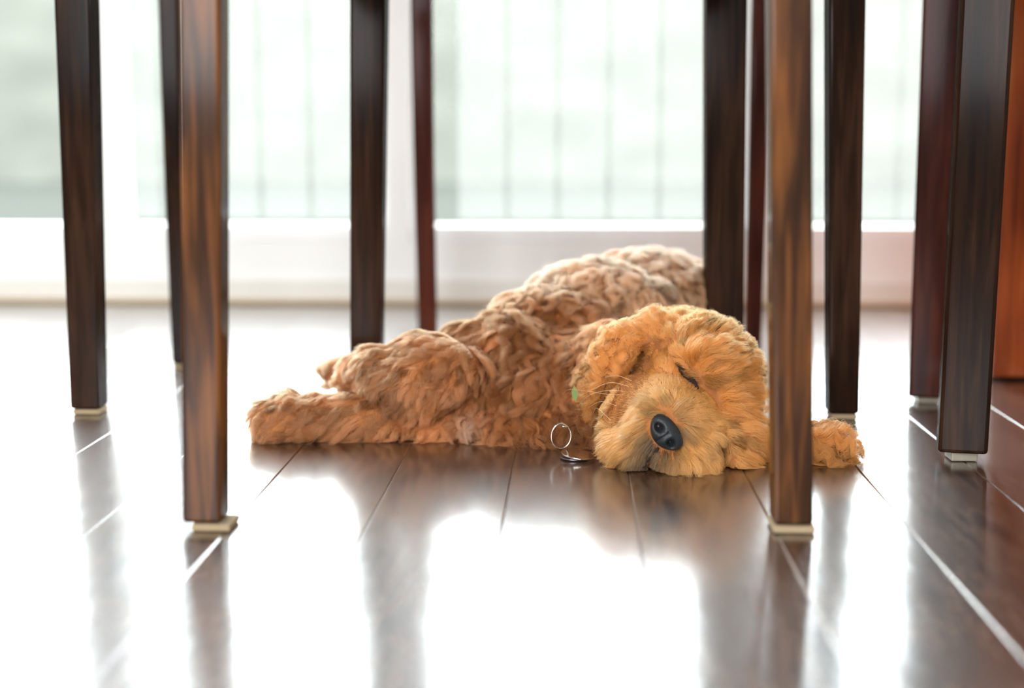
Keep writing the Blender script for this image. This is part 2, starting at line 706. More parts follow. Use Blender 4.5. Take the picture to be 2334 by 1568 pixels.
def seat_bm(c, z0, z1, over=0.02, lift=0.006):
    bm = bmesh.new()
    ctr = sum((p for p in c), Vector()) / len(c)
    def ring(z, o):
        out = []
        for p in c:
            v = Vector((p.x - ctr.x, p.y - ctr.y, 0))
            v = v * (1 + o / v.length)
            out.append(Vector((ctr.x + v.x, ctr.y + v.y, z)))
        return out
    loft(bm, [ring(z0, over - 0.004), ring(z0 + 0.004, over), ring(z1 - 0.01, over), ring(z1, over - 0.012)])
    return bm


link('seat', seat_bm([fA1, fA2, fA4, fA3], SEAT + 0.001, SEAT + 0.035, 0.03), M_WALNUT, ca, bevel=0.004)


def backrest(parent, a, b, z0, z1, m, lean):
    bm = bmesh.new()
    for p in (a, b):
        bm = bmesh.new()
        loft(bm, [[Vector((p.x + sx * 0.013 + lean[0] * k, p.y + sy * 0.013 + lean[1] * k, z)) for sx, sy in ((-1, -1), (1, -1), (1, 1), (-1, 1))]
                  for k, z in ((0, z0), (0.4, (z0 + z1) / 2), (1, z1))])
        link('back_post', bm, m, parent, bevel=0.003)
    bm = bmesh.new()
    for zz, h in ((z1 - 0.07, 0.07), (z1 - 0.2, 0.04), (z1 - 0.3, 0.04)):
        k = (zz - z0) / (z1 - z0)
        A = Vector((a.x + lean[0] * k, a.y + lean[1] * k, zz))
        B = Vector((b.x + lean[0] * k, b.y + lean[1] * k, zz))
        nrm = Vector((-(B - A).y, (B - A).x, 0)).normalized() * 0.009
        loft(bm, [[p - nrm, p + nrm, p + nrm + Vector((0, 0, h)), p - nrm + Vector((0, 0, h))] for p in (A, B)])
    link('backrest', bm, m, parent, bevel=0.002)


backrest(ca, fA1, fA2, SEAT + 0.034, 0.95, M_WALNUT, (0, -0.06))

# table: four slim legs around
tb = empty('dining_table', ground(1080, 880))
tag(tb, 'dark wooden table on slim square legs behind the near chair, legs framing the puppy', 'table')
TZ = 0.70
f1, _ = leg_from_px(tb, 204, 940, 176, 68, 79, TZ, M_DARK, pad=(0.028, 0.028, 0.0055, 0.001, M_FELT))
f2, _ = leg_from_px(tb, 1918, 951, 1925, 68, 80, TZ, M_DARK, pad=(0.026, 0.028, 0.0055, 0.0, M_FELT))
f3, d3 = leg_from_px(tb, 402, 838, 387, 34, 44, TZ, M_DARK, curve=0.006, pad=(0.016, 0.02, 0.0055, 0.0, M_FELT))
f4, _ = leg_from_px(tb, 1716, 770, 1738, 34, 44, TZ, M_REDDK, d=d3, pad=(0.016, 0.02, 0.0055, 0.0, M_FELT))
bm = bmesh.new()
box(bm, -0.52, 0.42, min(f1.y, f2.y) - 0.07, max(f3.y, f4.y) + 0.02, TZ + 0.001, TZ + 0.028)
link('tabletop', bm, M_DARK, tb, bevel=0.004)

# console by the window
co = empty('console_table', Vector((0.02, 2.05, 0)))
tag(co, 'narrow dark console table near the window, its slim leg rising behind the puppy', 'table')
g1, _ = leg_from_px(co, 966, 740, 960, 40, 46, 0.68, M_REDDK, d=1.85, curve=0.006, pad=(0.018, 0.02, 0.0055, 0, M_FELT))
g2, _ = leg_from_px(co, 1648, 700, 1652, 40, 46, 0.68, M_REDDK, d=1.85, pad=(0.018, 0.02, 0.0055, 0, M_FELT))
g3, _ = leg_from_px(co, 968, 700, 961, 32, 34, 0.68, M_REDDK, d=2.15, pad=(0.018, 0.02, 0.0055, 0, M_FELT))
g4, _ = leg_from_px(co, 1648, 700, 1652, 32, 34, 0.68, M_REDDK, d=2.15, pad=(0.018, 0.02, 0.0055, 0, M_FELT))
link('tabletop', boxbm((g1.x - 0.06, g4.x + 0.04, min(g1.y, g2.y) - 0.03, max(g3.y, g4.y) + 0.04, 0.681, 0.705)), M_REDDK, co, bevel=0.004)

# right chair
cd = empty('dining_chair', ground(2190, 1046))
tag(cd, 'espresso dining chair at the right edge, raised on a clear plastic glide', 'chair')
M_CLEAR = paint('clear_plastic', (0.30, 0.26, 0.20), 0.3)
h1, _ = leg_from_px(cd, 2190, 1046, 2248, 110, 114, SEAT + 0.02, M_DARK, turn=R(-12), z0=0.0088, pad=(0.023, 0.024, 0.0088, 0.0, M_CLEAR), bev=0.0035)
h2, _ = leg_from_px(cd, 2110, 916, 2148, 80, 84, SEAT + 0.02, M_REDDK, turn=R(-13), z0=0.0075, pad=(0.022, 0.024, 0.0075, 0.0, M_CLEAR))
h3 = Vector((h1.x + 0.32, h1.y - 0.03, 0))
h4 = Vector((h2.x + 0.31, h2.y + 0.0, 0))
make_leg(cd, h3, h3 + Vector((0.01, 0, 0.44)), SEAT + 0.02, 0.034, 0.036, M_DARK, z0=0.0075, pad=(0.022, 0.024, 0.0075, 0, M_CLEAR))
make_leg(cd, h4, h4 + Vector((0.01, 0, 0.44)), SEAT + 0.02, 0.034, 0.036, M_DARK, z0=0.0075, pad=(0.022, 0.024, 0.0075, 0, M_CLEAR))
off = Vector((0.012, 0, 0))
link('seat', seat_bm([h1 + off, h3 + off, h4 + off, h2 + off], SEAT + 0.021, SEAT + 0.05, 0.02), M_DARK, cd, bevel=0.004)
backrest(cd, h3, h4, SEAT + 0.049, 0.95, M_DARK, (0.06, 0))

# red cabinet at far right
kb = ground(2259, 868)
kt = at(2304, 0, gd(kb))
cb = empty('wooden_cabinet', kb)
tag(cb, 'reddish cherry wood cabinet standing at the far right edge of the frame', 'cabinet')
lean = (kt.x - kb.x) / kt.z
kh = 0.78
bm = bmesh.new()
x0, y0, dx, dy = kb.x, kb.y, 0.55, 0.24
loft(bm, [[Vector((x0 + 0.0, y0, 0.004)), Vector((x0 + dx, y0, 0.004)), Vector((x0 + dx, y0 + dy, 0.004)), Vector((x0 + 0.0, y0 + dy, 0.004))],
          [Vector((x0 + lean * kh, y0, kh)), Vector((x0 + dx, y0, kh)), Vector((x0 + dx, y0 + dy, kh)), Vector((x0 + lean * kh, y0 + dy, kh))]])
link('body', bm, M_RED, cb, bevel=0.003)
link('top', boxbm((x0 - 0.01, x0 + dx + 0.02, y0 - 0.02, y0 + dy + 0.01, kh + 0.0005, kh + 0.025)), M_RED, cb, bevel=0.004)
link('plinth', boxbm((x0 + 0.01, x0 + dx - 0.01, y0 + 0.01, y0 + dy - 0.01, 0.0003, 0.004)), M_DARK, cb)
dr = link('door', boxbm((x0 + 0.2, x0 + dx - 0.015, y0 - 0.012, y0 - 0.0005, 0.03, kh - 0.03)), M_RED, cb, bevel=0.003)
bm = bmesh.new()
bmesh.ops.create_uvsphere(bm, u_segments=16, v_segments=10, radius=0.012, matrix=Matrix.Translation((x0 + 0.235, y0 - 0.024, kh * 0.6)))
link('knob', bm, M_STEELDK, dr, smooth=True)

# ------------------------------------------------------------------ puppy
# body volumes: (px, py, depth, radii (across, along view, up) in metres, fur kind, comb direction (across, towards camera, up))
FUR = {  # length, clump, wave amplitude, wavelength, lift, tint
    'back': (0.044, 0.78, 0.0062, 0.028, 0.36, 0),
    'side': (0.050, 0.82, 0.0075, 0.032, 0.24, 1),
    'leg': (0.026, 0.75, 0.0036, 0.022, 0.26, 2),
    'ear': (0.034, 0.92, 0.0068, 0.015, 0.32, 3),
    'face': (0.021, 0.38, 0.0010, 0.015, 0.30, 4),
    'muzzle': (0.018, 0.25, 0.0006, 0.015, 0.40, 5),
    'brow': (0.024, 0.42, 0.0012, 0.018, 0.40, 4),
    'paw': (0.013, 0.50, 0.0018, 0.013, 0.30, 2),
}
B = []


def blob(px, py, d, rx, ry, rz, fur, comb, rot=0.0, sit=False):
    c = at(px, py, d)
    if sit:
        c.z = rz
    B.append((c, (rx, ry, rz), fur, Vector(comb), rot))


# torso, lying on its side, from shoulder to rump
blob(1475, 715, 1.56, 0.088, 0.075, 0.060, 'back', (-0.7, 0.2, -0.5))
blob(1370, 760, 1.49, 0.085, 0.070, 0.068, 'back', (-0.5, 0.4, -0.8))
blob(1280, 790, 1.45, 0.088, 0.065, 0.058, 'side', (-0.2, 0.4, -0.9))
blob(1160, 840, 1.40, 0.065, 0.060, 0.053, 'side', (-0.2, 0.4, -0.9))
blob(1050, 870, 1.38, 0.062, 0.055, 0.044, 'side', (-0.6, 0.3, -0.6))
blob(1240, 900, 1.36, 0.060, 0.050, 0.046, 'side', (-0.1, 0.3, -1))
blob(1340, 880, 1.37, 0.055, 0.050, 0.052, 'side', (-0.1, 0.3, -1))
# belly edge near the floor
blob(1180, 975, 1.325, 0.040, 0.030, 0.022, 'side', (-0.2, 0.3, -0.9))
blob(1290, 975, 1.315, 0.040, 0.030, 0.024, 'side', (0.2, 0.3, -0.9))
# haunch and upper hind leg
blob(985, 850, 1.33, 0.048, 0.034, 0.036, 'leg', (-0.8, 0.2, -0.4))
blob(940, 880, 1.31, 0.036, 0.026, 0.030, 'leg', (-0.6, 0.2, -0.7))
blob(880, 850, 1.33, 0.028, 0.026, 0.026, 'leg', (-0.9, 0.1, -0.3))
blob(822, 852, 1.345, 0.021, 0.022, 0.019, 'paw', (-0.9, 0.1, -0.5))
# tail tuft behind
blob(770, 850, 1.42, 0.016, 0.018, 0.014, 'paw', (-1, 0, 0.1))
blob(850, 860, 1.40, 0.03, 0.018, 0.015, 'paw', (-1, 0, 0.1))
# lower hind leg on the floor, paw at the left
blob(615, 958, 1.305, 0.017, 0.022, 0.020, 'paw', (-0.7, 0.2, -0.3))
blob(660, 948, 1.305, 0.022, 0.022, 0.022, 'paw', (-0.9, 0.2, -0.1))
blob(695, 965, 1.305, 0.026, 0.020, 0.016, 'paw', (-0.9, 0.2, -0.2))
blob(630, 975, 1.300, 0.020, 0.020, 0.016, 'paw', (-0.8, 0.2, -0.2))
blob(730, 952, 1.305, 0.030, 0.020, 0.021, 'leg', (-0.9, 0.2, -0.3))
blob(810, 948, 1.305, 0.032, 0.020, 0.020, 'leg', (-0.8, 0.2, -0.5))
blob(890, 955, 1.305, 0.032, 0.020, 0.018, 'leg', (-0.6, 0.2, -0.7))
blob(980, 975, 1.315, 0.036, 0.020, 0.013, 'leg', (-0.6, 0.2, -0.6))
blob(1080, 975, 1.325, 0.036, 0.022, 0.015, 'leg', (-0.4, 0.2, -0.7))
# neck
blob(1440, 880, 1.33, 0.052, 0.048, 0.055, 'side', (-0.4, 0.3, -0.9))
# skull
blob(1590, 870, 1.27, 0.056, 0.056, 0.058, 'face', (0.3, 0.1, 0.6))
blob(1640, 940, 1.25, 0.038, 0.044, 0.048, 'face', (0.8, 0.1, -0.2))
blob(1560, 790, 1.30, 0.050, 0.050, 0.030, 'brow', (0.2, 0.0, 0.8))
# brow ridge over the closed eye
blob(1600, 810, 1.232, 0.028, 0.016, 0.013, 'brow', (0.6, 0.3, -0.1))
blob(1525, 850, 1.235, 0.022, 0.018, 0.012, 'face', (-0.5, 0.2, 0.4))
# muzzle: broad and rounded, pointing to the camera
blob(1510, 950, 1.205, 0.046, 0.044, 0.034, 'muzzle', (0, 0, 0))
blob(1440, 975, 1.20, 0.026, 0.034, 0.033, 'muzzle', (0, 0, 0))
blob(1490, 1035, 1.19, 0.028, 0.030, 0.017, 'muzzle', (0, 0, 0))
blob(1560, 1035, 1.185, 0.030, 0.026, 0.016, 'muzzle', (0, 0, 0))
blob(1600, 1000, 1.20, 0.030, 0.032, 0.024, 'muzzle', (0, 0, 0))
# cheek pressed to the floor
blob(1690, 1000, 1.225, 0.020, 0.030, 0.026, 'face', (0.3, 0.2, -0.8))
blob(1660, 1045, 1.20, 0.015, 0.022, 0.010, 'face', (0.3, 0.2, -0.8))
# upper ear flap folded back over the neck
blob(1500, 770, 1.285, 0.040, 0.022, 0.018, 'ear', (-0.9, 0.1, -0.2), rot=0.3)
blob(1430, 815, 1.275, 0.032, 0.020, 0.024, 'ear', (-0.45, 0.1, -0.9), rot=0.6)
blob(1396, 868, 1.270, 0.022, 0.018, 0.026, 'ear', (-0.12, 0.1, -1.0), rot=0.3)
# the other ear, spread on the floor behind the near chair leg
blob(1770, 1010, 1.23, 0.030, 0.022, 0.018, 'ear', (0.9, 0.2, -0.2))
blob(1858, 1012, 1.225, 0.020, 0.020, 0.016, 'ear', (0.9, 0.2, -0.3))

NOSE = at(1517, 988, 1.160)


CREASES = [  # pixel path, depth of the path, half width, push
    ([(1533, 818), (1548, 835), (1566, 858), (1584, 880)], 1.225, 0.0058, 0.014, 0.0034),
    ([(1530, 782), (1490, 800), (1462, 822)], 1.25, 0.005, 0.012, 0.003),
    ([(1470, 828), (1435, 858), (1410, 895), (1388, 930)], 1.25, 0.0085, 0.036, 0.0070),
    ([(1120, 770), (1118, 830), (1095, 885)], 1.33, 0.006, 0.014, 0.004),
    ([(848, 890), (885, 932), (935, 962), (1010, 955), (1075, 905)], 1.30, 0.005, 0.012, 0.003),
    ([(1484, 1036), (1480, 1060), (1492, 1086)], 1.17, 0.0045, 0.018, 0.003),
    ([(1636, 1000), (1650, 1035), (1645, 1075)], 1.19, 0.0050, 0.020, 0.003),
    ([(1612, 900), (1640, 950), (1640, 995)], 1.21, 0.007, 0.008, 0.0),
    ([(1410, 905), (1470, 868), (1560, 882)], 1.21, 0.006, 0.007, 0.0),
    ([(1770, 1000), (1745, 960), (1730, 920)], 1.22, 0.004, 0.008, 0.001),
]


def crease_dist(P, path, d):
    """distance of points to a polyline, ignoring the viewing axis"""
    fwv = np.array(tuple(FW))
    best = np.full(len(P), 9.0)
    q = [np.array(tuple(at(x, y, d))) for x, y in path]
    for a, b in zip(q, q[1:]):
        t = np.clip(((P - a) @ (b - a)) / ((b - a) @ (b - a)), 0, 1)
        v = P - (a + t[:, None] * (b - a))
        dep = v @ fwv
        v = v - dep[:, None] * fwv
        r = np.linalg.norm(v, axis=1)
        r[dep > 0.05] = 9.0
        best = np.minimum(best, r)
    return best


def build_body():
    bm = bmesh.new()
    for c, r, fur, comb, rot in B:
        m = Matrix.Translation(c) @ Matrix.Rotation(YAW, 4, 'Z') @ Matrix.Rotation(-rot, 4, 'Y') @ Matrix.Diagonal((r[0], r[1], r[2], 1))
        bmesh.ops.create_icosphere(bm, subdivisions=3, radius=1, matrix=m)
    me = bpy.data.meshes.new('tmp')
    bm.to_mesh(me)
    bm.free()
    o = bpy.data.objects.new('tmp', me)
    C.objects.link(o)
    rm = o.modifiers.new('r', 'REMESH')
    rm.mode = 'VOXEL'
    rm.voxel_size = 0.0032
    sm = o.modifiers.new('s', 'SMOOTH')
    sm.iterations = 5
    sm.factor = 0.5
    dg = bpy.context.evaluated_depsgraph_get()
    ev = o.evaluated_get(dg)
    me2 = bpy.data.meshes.new_from_object(ev)
    bpy.data.objects.remove(o)
    # never below the floor
    co_ = np.empty(len(me2.vertices) * 3, np.float32)
    me2.vertices.foreach_get('co', co_)
    co_ = co_.reshape(-1, 3)
    co_[:, 2] = np.maximum(co_[:, 2], 0.0012)
    # closed eye, ear fold, haunch and lips: press creases in
    cc = co_.astype(float)
    for path, d, wd, push, cut in CREASES:
        r = crease_dist(cc, path, d)
        cc += np.array(tuple(FW))[None] * (push * np.exp(-(r / wd) ** 2))[:, None]
    co_[:] = cc
    me2.vertices.foreach_set('co', co_.ravel())
    me2.update()
    me2.polygons.foreach_set('use_smooth', [True] * len(me2.polygons))
    return me2


def skin_material():
    m, nt, b = mat('puppy_undercoat')
    tc = N(nt, 'ShaderNodeTexCoord')
    nz = N(nt, 'ShaderNodeTexNoise')
    nz.inputs['Scale'].default_value = 120
    nt.links.new(tc.outputs['Object'], nz.inputs['Vector'])
    r = ramp(nt, [(0.3, (0.32, 0.11, 0.028)), (0.7, (0.46, 0.18, 0.05))])
    nt.links.new(nz.outputs[0], r.inputs[0])
    nt.links.new(r.outputs[0], b.inputs['Base Color'])
    b.inputs['Roughness'].default_value = 0.9
    return m


def fur_material():
    m = bpy.data.materials.new('golden_fur')
    m.use_nodes = True
    nt = m.node_tree
    nt.nodes.remove(nt.nodes['Principled BSDF'])
    out = nt.nodes['Material Output']
    a = N(nt, 'ShaderNodeAttribute', attribute_name='fur_color')
    h = N(nt, 'ShaderNodeBsdfHairPrincipled')
    h.parametrization = 'COLOR'
    h.inputs['Roughness'].default_value = 0.4
    h.inputs['Radial Roughness'].default_value = 0.6
    h.inputs['IOR'].default_value = 1.45
    h.inputs['Random Roughness'].default_value = 0.2
    df = N(nt, 'ShaderNodeBsdfDiffuse')
    nt.links.new(a.outputs['Color'], h.inputs['Color'])
    nt.links.new(a.outputs['Color'], df.inputs['Color'])
    mx = N(nt, 'ShaderNodeMixShader')
    mx.inputs[0].default_value = 0.6
    nt.links.new(df.outputs[0], mx.inputs[1])
    nt.links.new(h.outputs[0], mx.inputs[2])
    nt.links.new(mx.outputs[0], out.inputs['Surface'])
    return m


M_SKIN = skin_material()
M_FUR = fur_material()
body_me = build_body()
body_me.name = 'sleeping_puppy'
puppy = bpy.data.objects.new('sleeping_puppy', body_me)
C.objects.link(puppy)
body_me.materials.clear()
body_me.materials.append(M_SKIN)
tag(puppy, 'curly golden puppy asleep on its side on the floor between the legs', 'dog')

# tints (linear): cream gold back, redder side with chest shade painted in, ginger legs, orange face
TINT = np.array([(0.82, 0.48, 0.26), (0.42, 0.155, 0.055), (0.56, 0.23, 0.09), (0.66, 0.27, 0.07), (0.82, 0.34, 0.085), (0.87, 0.43, 0.13)])


def fur(me, n_hair, n_pts=9):
    me.calc_loop_triangles()
    nt = len(me.loop_triangles)
    tri = np.empty(nt * 3, np.int32)
    me.loop_triangles.foreach_get('vertices', tri)
    tri = tri.reshape(-1, 3)
    co = np.empty(len(me.vertices) * 3, np.float32)
    me.vertices.foreach_get('co', co)
    co = co.reshape(-1, 3).astype(float)
    vn = np.empty(len(me.vertices) * 3, np.float32)
    me.vertices.foreach_get('normal', vn)
    vn = vn.reshape(-1, 3).astype(float)
    a, b, c = co[tri[:, 0]], co[tri[:, 1]], co[tri[:, 2]]
    area = np.linalg.norm(np.cross(b - a, c - a), axis=1) / 2
    cen = (a + b + c) / 3
    nn = np.cross(b - a, c - a)
    nn /= np.linalg.norm(nn, axis=1)[:, None] + 1e-12
    w = area.copy()
    w[cen[:, 2] < 0.003] *= 0.15
    # somewhat denser on the near side
    view = np.array((0, 0, CAM_Z)) - cen
    view /= np.linalg.norm(view, axis=1)[:, None]
    w *= np.where((nn * view).sum(1) > -0.15, 1.0, 0.35)
    kf_ = KDTree(len(B))
    for i, q in enumerate(B):
        kf_.insert(q[0], i)
    kf_.balance()
    face_ = np.array([B[kf_.find(p)[1]][2] in ('face', 'muzzle', 'brow') for p in cen])
    w[face_] *= 1.9
    w /= w.sum()

    def sample(n):
        k = rng.choice(nt, n, p=w)
        u, v = rng.random(n), rng.random(n)
        f = u + v > 1
        u[f], v[f] = 1 - u[f], 1 - v[f]
        P = a[k] + (b[k] - a[k]) * u[:, None] + (c[k] - a[k]) * v[:, None]
        Nn = vn[tri[k, 0]] * (1 - u - v)[:, None] + vn[tri[k, 1]] * u[:, None] + vn[tri[k, 2]] * v[:, None]
        Nn /= np.linalg.norm(Nn, axis=1)[:, None] + 1e-12
        return P, Nn

    # params from blobs
    cenB = np.array([tuple(q[0]) for q in B])
    radB = np.array([q[1] for q in B])
    combB = np.array([tuple(RT * q[3].x - FW * q[3].y + UP * q[3].z) for q in B])
    parB = np.array([FUR[q[2]] for q in B])
    tintB = TINT[parB[:, 5].astype(int)]
    isM = np.array([q[2] == 'muzzle' for q in B], float)
    isF = np.array([q[2] in ('face', 'brow') for q in B], float)

    def field(P, Nn):
        lx = P[:, None, :] - cenB[None]
        e = np.sqrt(((lx / radB[None]) ** 2).sum(2))
        sd = (e - 1) * radB.min(1)[None]
        wt = np.exp(-np.maximum(sd - sd.min(1, keepdims=True), 0) / 0.006)
        wt /= wt.sum(1, keepdims=True)
        comb = wt @ combB
        par = wt @ parB[:, :5]
        tint = wt @ tintB
        mz = (wt @ isM)
        fc = (wt @ isF)
        # face fur radiates away from the bridge above the nose
        away = P - np.array(tuple(NOSE + UP * 0.012 + RT * 0.006))
        away -= Nn * (away * Nn).sum(1)[:, None]
        away /= np.linalg.norm(away, axis=1)[:, None] + 1e-9
        comb = comb * (1 - mz[:, None]) + away * (mz + fc * 0.8)[:, None] * 1.4
        # slow swirling of the coat
        sw = np.array([tuple(noise.noise_vector(Vector(p) * 17.0)) for p in P])
        comb = comb + sw * (0.75 * (1 - mz - 0.7 * fc).clip(0, 1))[:, None]
        comb -= Nn * (comb * Nn).sum(1)[:, None]
        comb /= np.linalg.norm(comb, axis=1)[:, None] + 1e-9
        return comb, par, tint, mz, fc

    ts = np.linspace(0, 1, n_pts)

    def strands(P, Nn, comb, par, phase, lenf, side):
        L = par[:, 0] * lenf
        lift = par[:, 4]
        d0 = comb * (1 - lift)[:, None] + Nn * (lift * 1.7)[:, None]
        d0 /= np.linalg.norm(d0, axis=1)[:, None]
        d1 = comb + Nn * 0.02 + np.array((0, 0, -0.45))
        d1 /= np.linalg.norm(d1, axis=1)[:, None]
        B1 = np.cross(Nn, comb)
        out = np.zeros((len(P), n_pts, 3))
        cur = P.copy() - Nn * 0.0012
        dt = ts[1]
        base = [cur]
        for k in range(1, n_pts):
            t = (ts[k] + ts[k - 1]) / 2
            dd = d0 * (1 - t) + d1 * t
            cur = cur + dd * (L * dt)[:, None]
            base.append(cur)
        base = np.stack(base, 1)
        ph = 2 * np.pi * (ts[None] * (L / par[:, 3])[:, None]) + phase[:, None]
        env = (ts ** 0.8)[None] * par[:, 2][:, None]
        base = base + B1[:, None, :] * (np.sin(ph) * env - 0 * env)[..., None] * side[:, None, None] + Nn[:, None, :] * ((np.cos(ph) * 0.5) * env)[..., None]
        return base

    n_lock = 3000
    n_big = 480
    BP, BN = sample(n_big)
    bc, bp_, _t, _m, _f = field(BP, BN)
    BG = strands(BP, BN, bc, bp_, rng.random(n_big) * 6.28, rng.uniform(0.85, 1.25, n_big), rng.uniform(0.7, 1.5, n_big) * rng.choice([-1, 1], n_big))
    btone = rng.normal(0, 1, n_big)
    kb_ = KDTree(n_big)
    for i, p in enumerate(BP):
        kb_.insert(p, i)
    kb_.balance()
    LP, LN = sample(n_lock)
    lc, lp, lt, lmz, lfc = field(LP, LN)
    lph = rng.random(n_lock) * 2 * np.pi
    llen = rng.uniform(0.75, 1.3, n_lock)
    lside = rng.uniform(0.6, 1.4, n_lock) * rng.choice([-1, 1], n_lock)
    GL = strands(LP, LN, lc, lp, lph, llen, lside)
    nb = np.array([kb_.find(p)[1] for p in LP])
    k2 = (0.8 * (lp[:, 1] - 0.25).clip(0, 1) * rng.uniform(0.7, 1.1, n_lock))[:, None] * (ts ** 0.8)[None]
    GL = GL * (1 - k2[..., None]) + BG[nb] * k2[..., None]
    ltone = rng.normal(0, 0.7, n_lock) + 0.7 * btone[nb]
    kd = KDTree(n_lock)
    for i, p in enumerate(LP):
        kd.insert(p, i)
    kd.balance()
    P, Nn = sample(n_hair)
    near = np.array([kd.find(p)[1] for p in P])
    comb, par, tint, mz, fc = field(P, Nn)
    # hairs share their lock's flow
    comb = comb * 0.5 + lc[near]
    comb /= np.linalg.norm(comb, axis=1)[:, None] + 1e-9
    S = strands(P, Nn, comb, par, lph[near] + rng.normal(0, 0.25, n_hair), llen[near] * rng.uniform(0.8, 1.12, n_hair), lside[near])
    G = GL[near]
    cl = (par[:, 1] * rng.uniform(0.75, 1.0, n_hair))[:, None] * (ts ** 0.5)[None]
    fly = rng.random(n_hair) < 0.09
    cl[fly] *= 0.25
    S = S * (1 - cl[..., None]) + G * cl[..., None]
    # hollow-ish lock: keep some thickness
    jit = rng.normal(0, 1, (n_hair, 1, 3)) * 0.0007 * (0.3 + ts[None, :, None])
    S = S + jit
    S[..., 2] = np.maximum(S[..., 2], 0.0006)
    # keep hair off the nose pad
    dn = np.linalg.norm(P - np.array(tuple(NOSE)), axis=1)
    keep = dn > 0.0
    fwv = np.array(tuple(FW))

    def dline(p, q0, q1):
        t = np.clip(((p - q0) @ (q1 - q0)) / ((q1 - q0) @ (q1 - q0)), 0, 1)
        v = p - (q0 + t[:, None] * (q1 - q0))
        v = v - (v @ fwv)[:, None] * fwv
        return np.linalg.norm(v, axis=1)
    for path, d, wd, push, cut in CREASES:
        r = crease_dist(P, path, d)
        keep &= ~((r < cut) & (rng.random(n_hair) < 0.85))
        f_ = 0.45 + 0.55 * np.clip((r - cut) / 0.012, 0, 1)
        S = P[:, None, :] + (S - P[:, None, :]) * f_[:, None, None]
    v = P - np.array(tuple(NOSE))
    v = v - (v @ fwv)[:, None] * fwv
    ll_ = (at(1545, 1020, 1.16) - at(1500, 960, 1.16)).normalized()
    along = v @ np.array(tuple(ll_))
    perp = np.sqrt(np.maximum((v * v).sum(1) - along ** 2, 0))
    keep &= ~(((along / 0.0165) ** 2 + (perp / 0.0108) ** 2 < 1) & (P[:, 1] < NOSE.y + 0.05))
    # colour: lock tone, root darker, cream patches, grey stain round the mouth
    tone = 1 + 0.26 * ltone[near] + rng.normal(0, 0.12, n_hair)
    col = tint * tone[:, None]
    big = np.array([noise.noise(Vector(p) * 14.0) for p in P])
    col *= (1 + 0.22 * big)[:, None]
    col *= np.minimum(1, 0.87 / col.max(1))[:, None]
    dcr = np.linalg.norm(P - np.array(tuple(at(1080, 935, 1.31))), axis=1)
    wcr = (0.7 * np.exp(-(dcr / 0.014) ** 2))[:, None]
    col = col * (1 - wcr) + np.array((0.86, 0.66, 0.50)) * wcr
    m0, m1 = np.array(tuple(at(1500, 1010, 1.17))), np.array(tuple(at(1462, 1062, 1.18)))
    dm = dline(P, m0, m1)
    st = 0.88 * np.exp(-(dm / 0.017) ** 4) * (P[:, 1] < m0[1] + 0.05)
    dn2 = np.linalg.norm(v, axis=1)
    st = np.maximum(st, np.exp(-((dn2 - 0.009).clip(0) / 0.0075) ** 2) * 0.75 * (P[:, 1] < m0[1] + 0.05))
    st = (st * rng.uniform(0.75, 1.1, n_hair)).clip(0, 0.96)
    col = col * (1 - st[:, None]) + np.array((0.045, 0.042, 0.038)) * st[:, None]
    col = col.clip(0.01, 0.9)
    S, col = S[keep], col[keep]
    n = len(S)
    hc = bpy.data.hair_curves.new('fur')
    hc.add_curves([n_pts] * n)
    hc.attributes['position'].data.foreach_set('vector', S.astype(np.float32).ravel())
    ra = hc.attributes.get('radius') or hc.attributes.new('radius', 'FLOAT', 'POINT')
    rr = np.tile(0.00016 * (1 - 0.75 * ts ** 2), (n, 1))
    ra.data.foreach_set('value', rr.astype(np.float32).ravel())
    ca_ = hc.attributes.new('fur_color', 'FLOAT_COLOR', 'CURVE')
    ca_.data.foreach_set('color', np.concatenate([col, np.ones((n, 1))], 1).astype(np.float32).ravel())
    o = bpy.data.objects.new('fur', hc)
    C.objects.link(o)
    hc.materials.append(M_FUR)
    o.parent = puppy
    return o


fur(body_me, 230000)


# nose pad
def nose_material():
    m, nt, b = mat('wet_black_nose')
    tc = N(nt, 'ShaderNodeTexCoord')
    vo = N(nt, 'ShaderNodeTexVoronoi')
    vo.inputs['Scale'].default_value = 900
    nt.links.new(tc.outputs['Object'], vo.inputs['Vector'])
    bp = N(nt, 'ShaderNodeBump')
    bp.inputs['Strength'].default_value = 0.5
    bp.inputs['Distance'].default_value = 0.0004
    nt.links.new(vo.outputs['Distance'], bp.inputs['Height'])
    nt.links.new(bp.outputs[0], b.inputs['Normal'])
    b.inputs['Base Color'].default_value = (0.014, 0.016, 0.019, 1)
    b.inputs['Roughness'].default_value = 0.48
    return m


M_NOSE = nose_material()


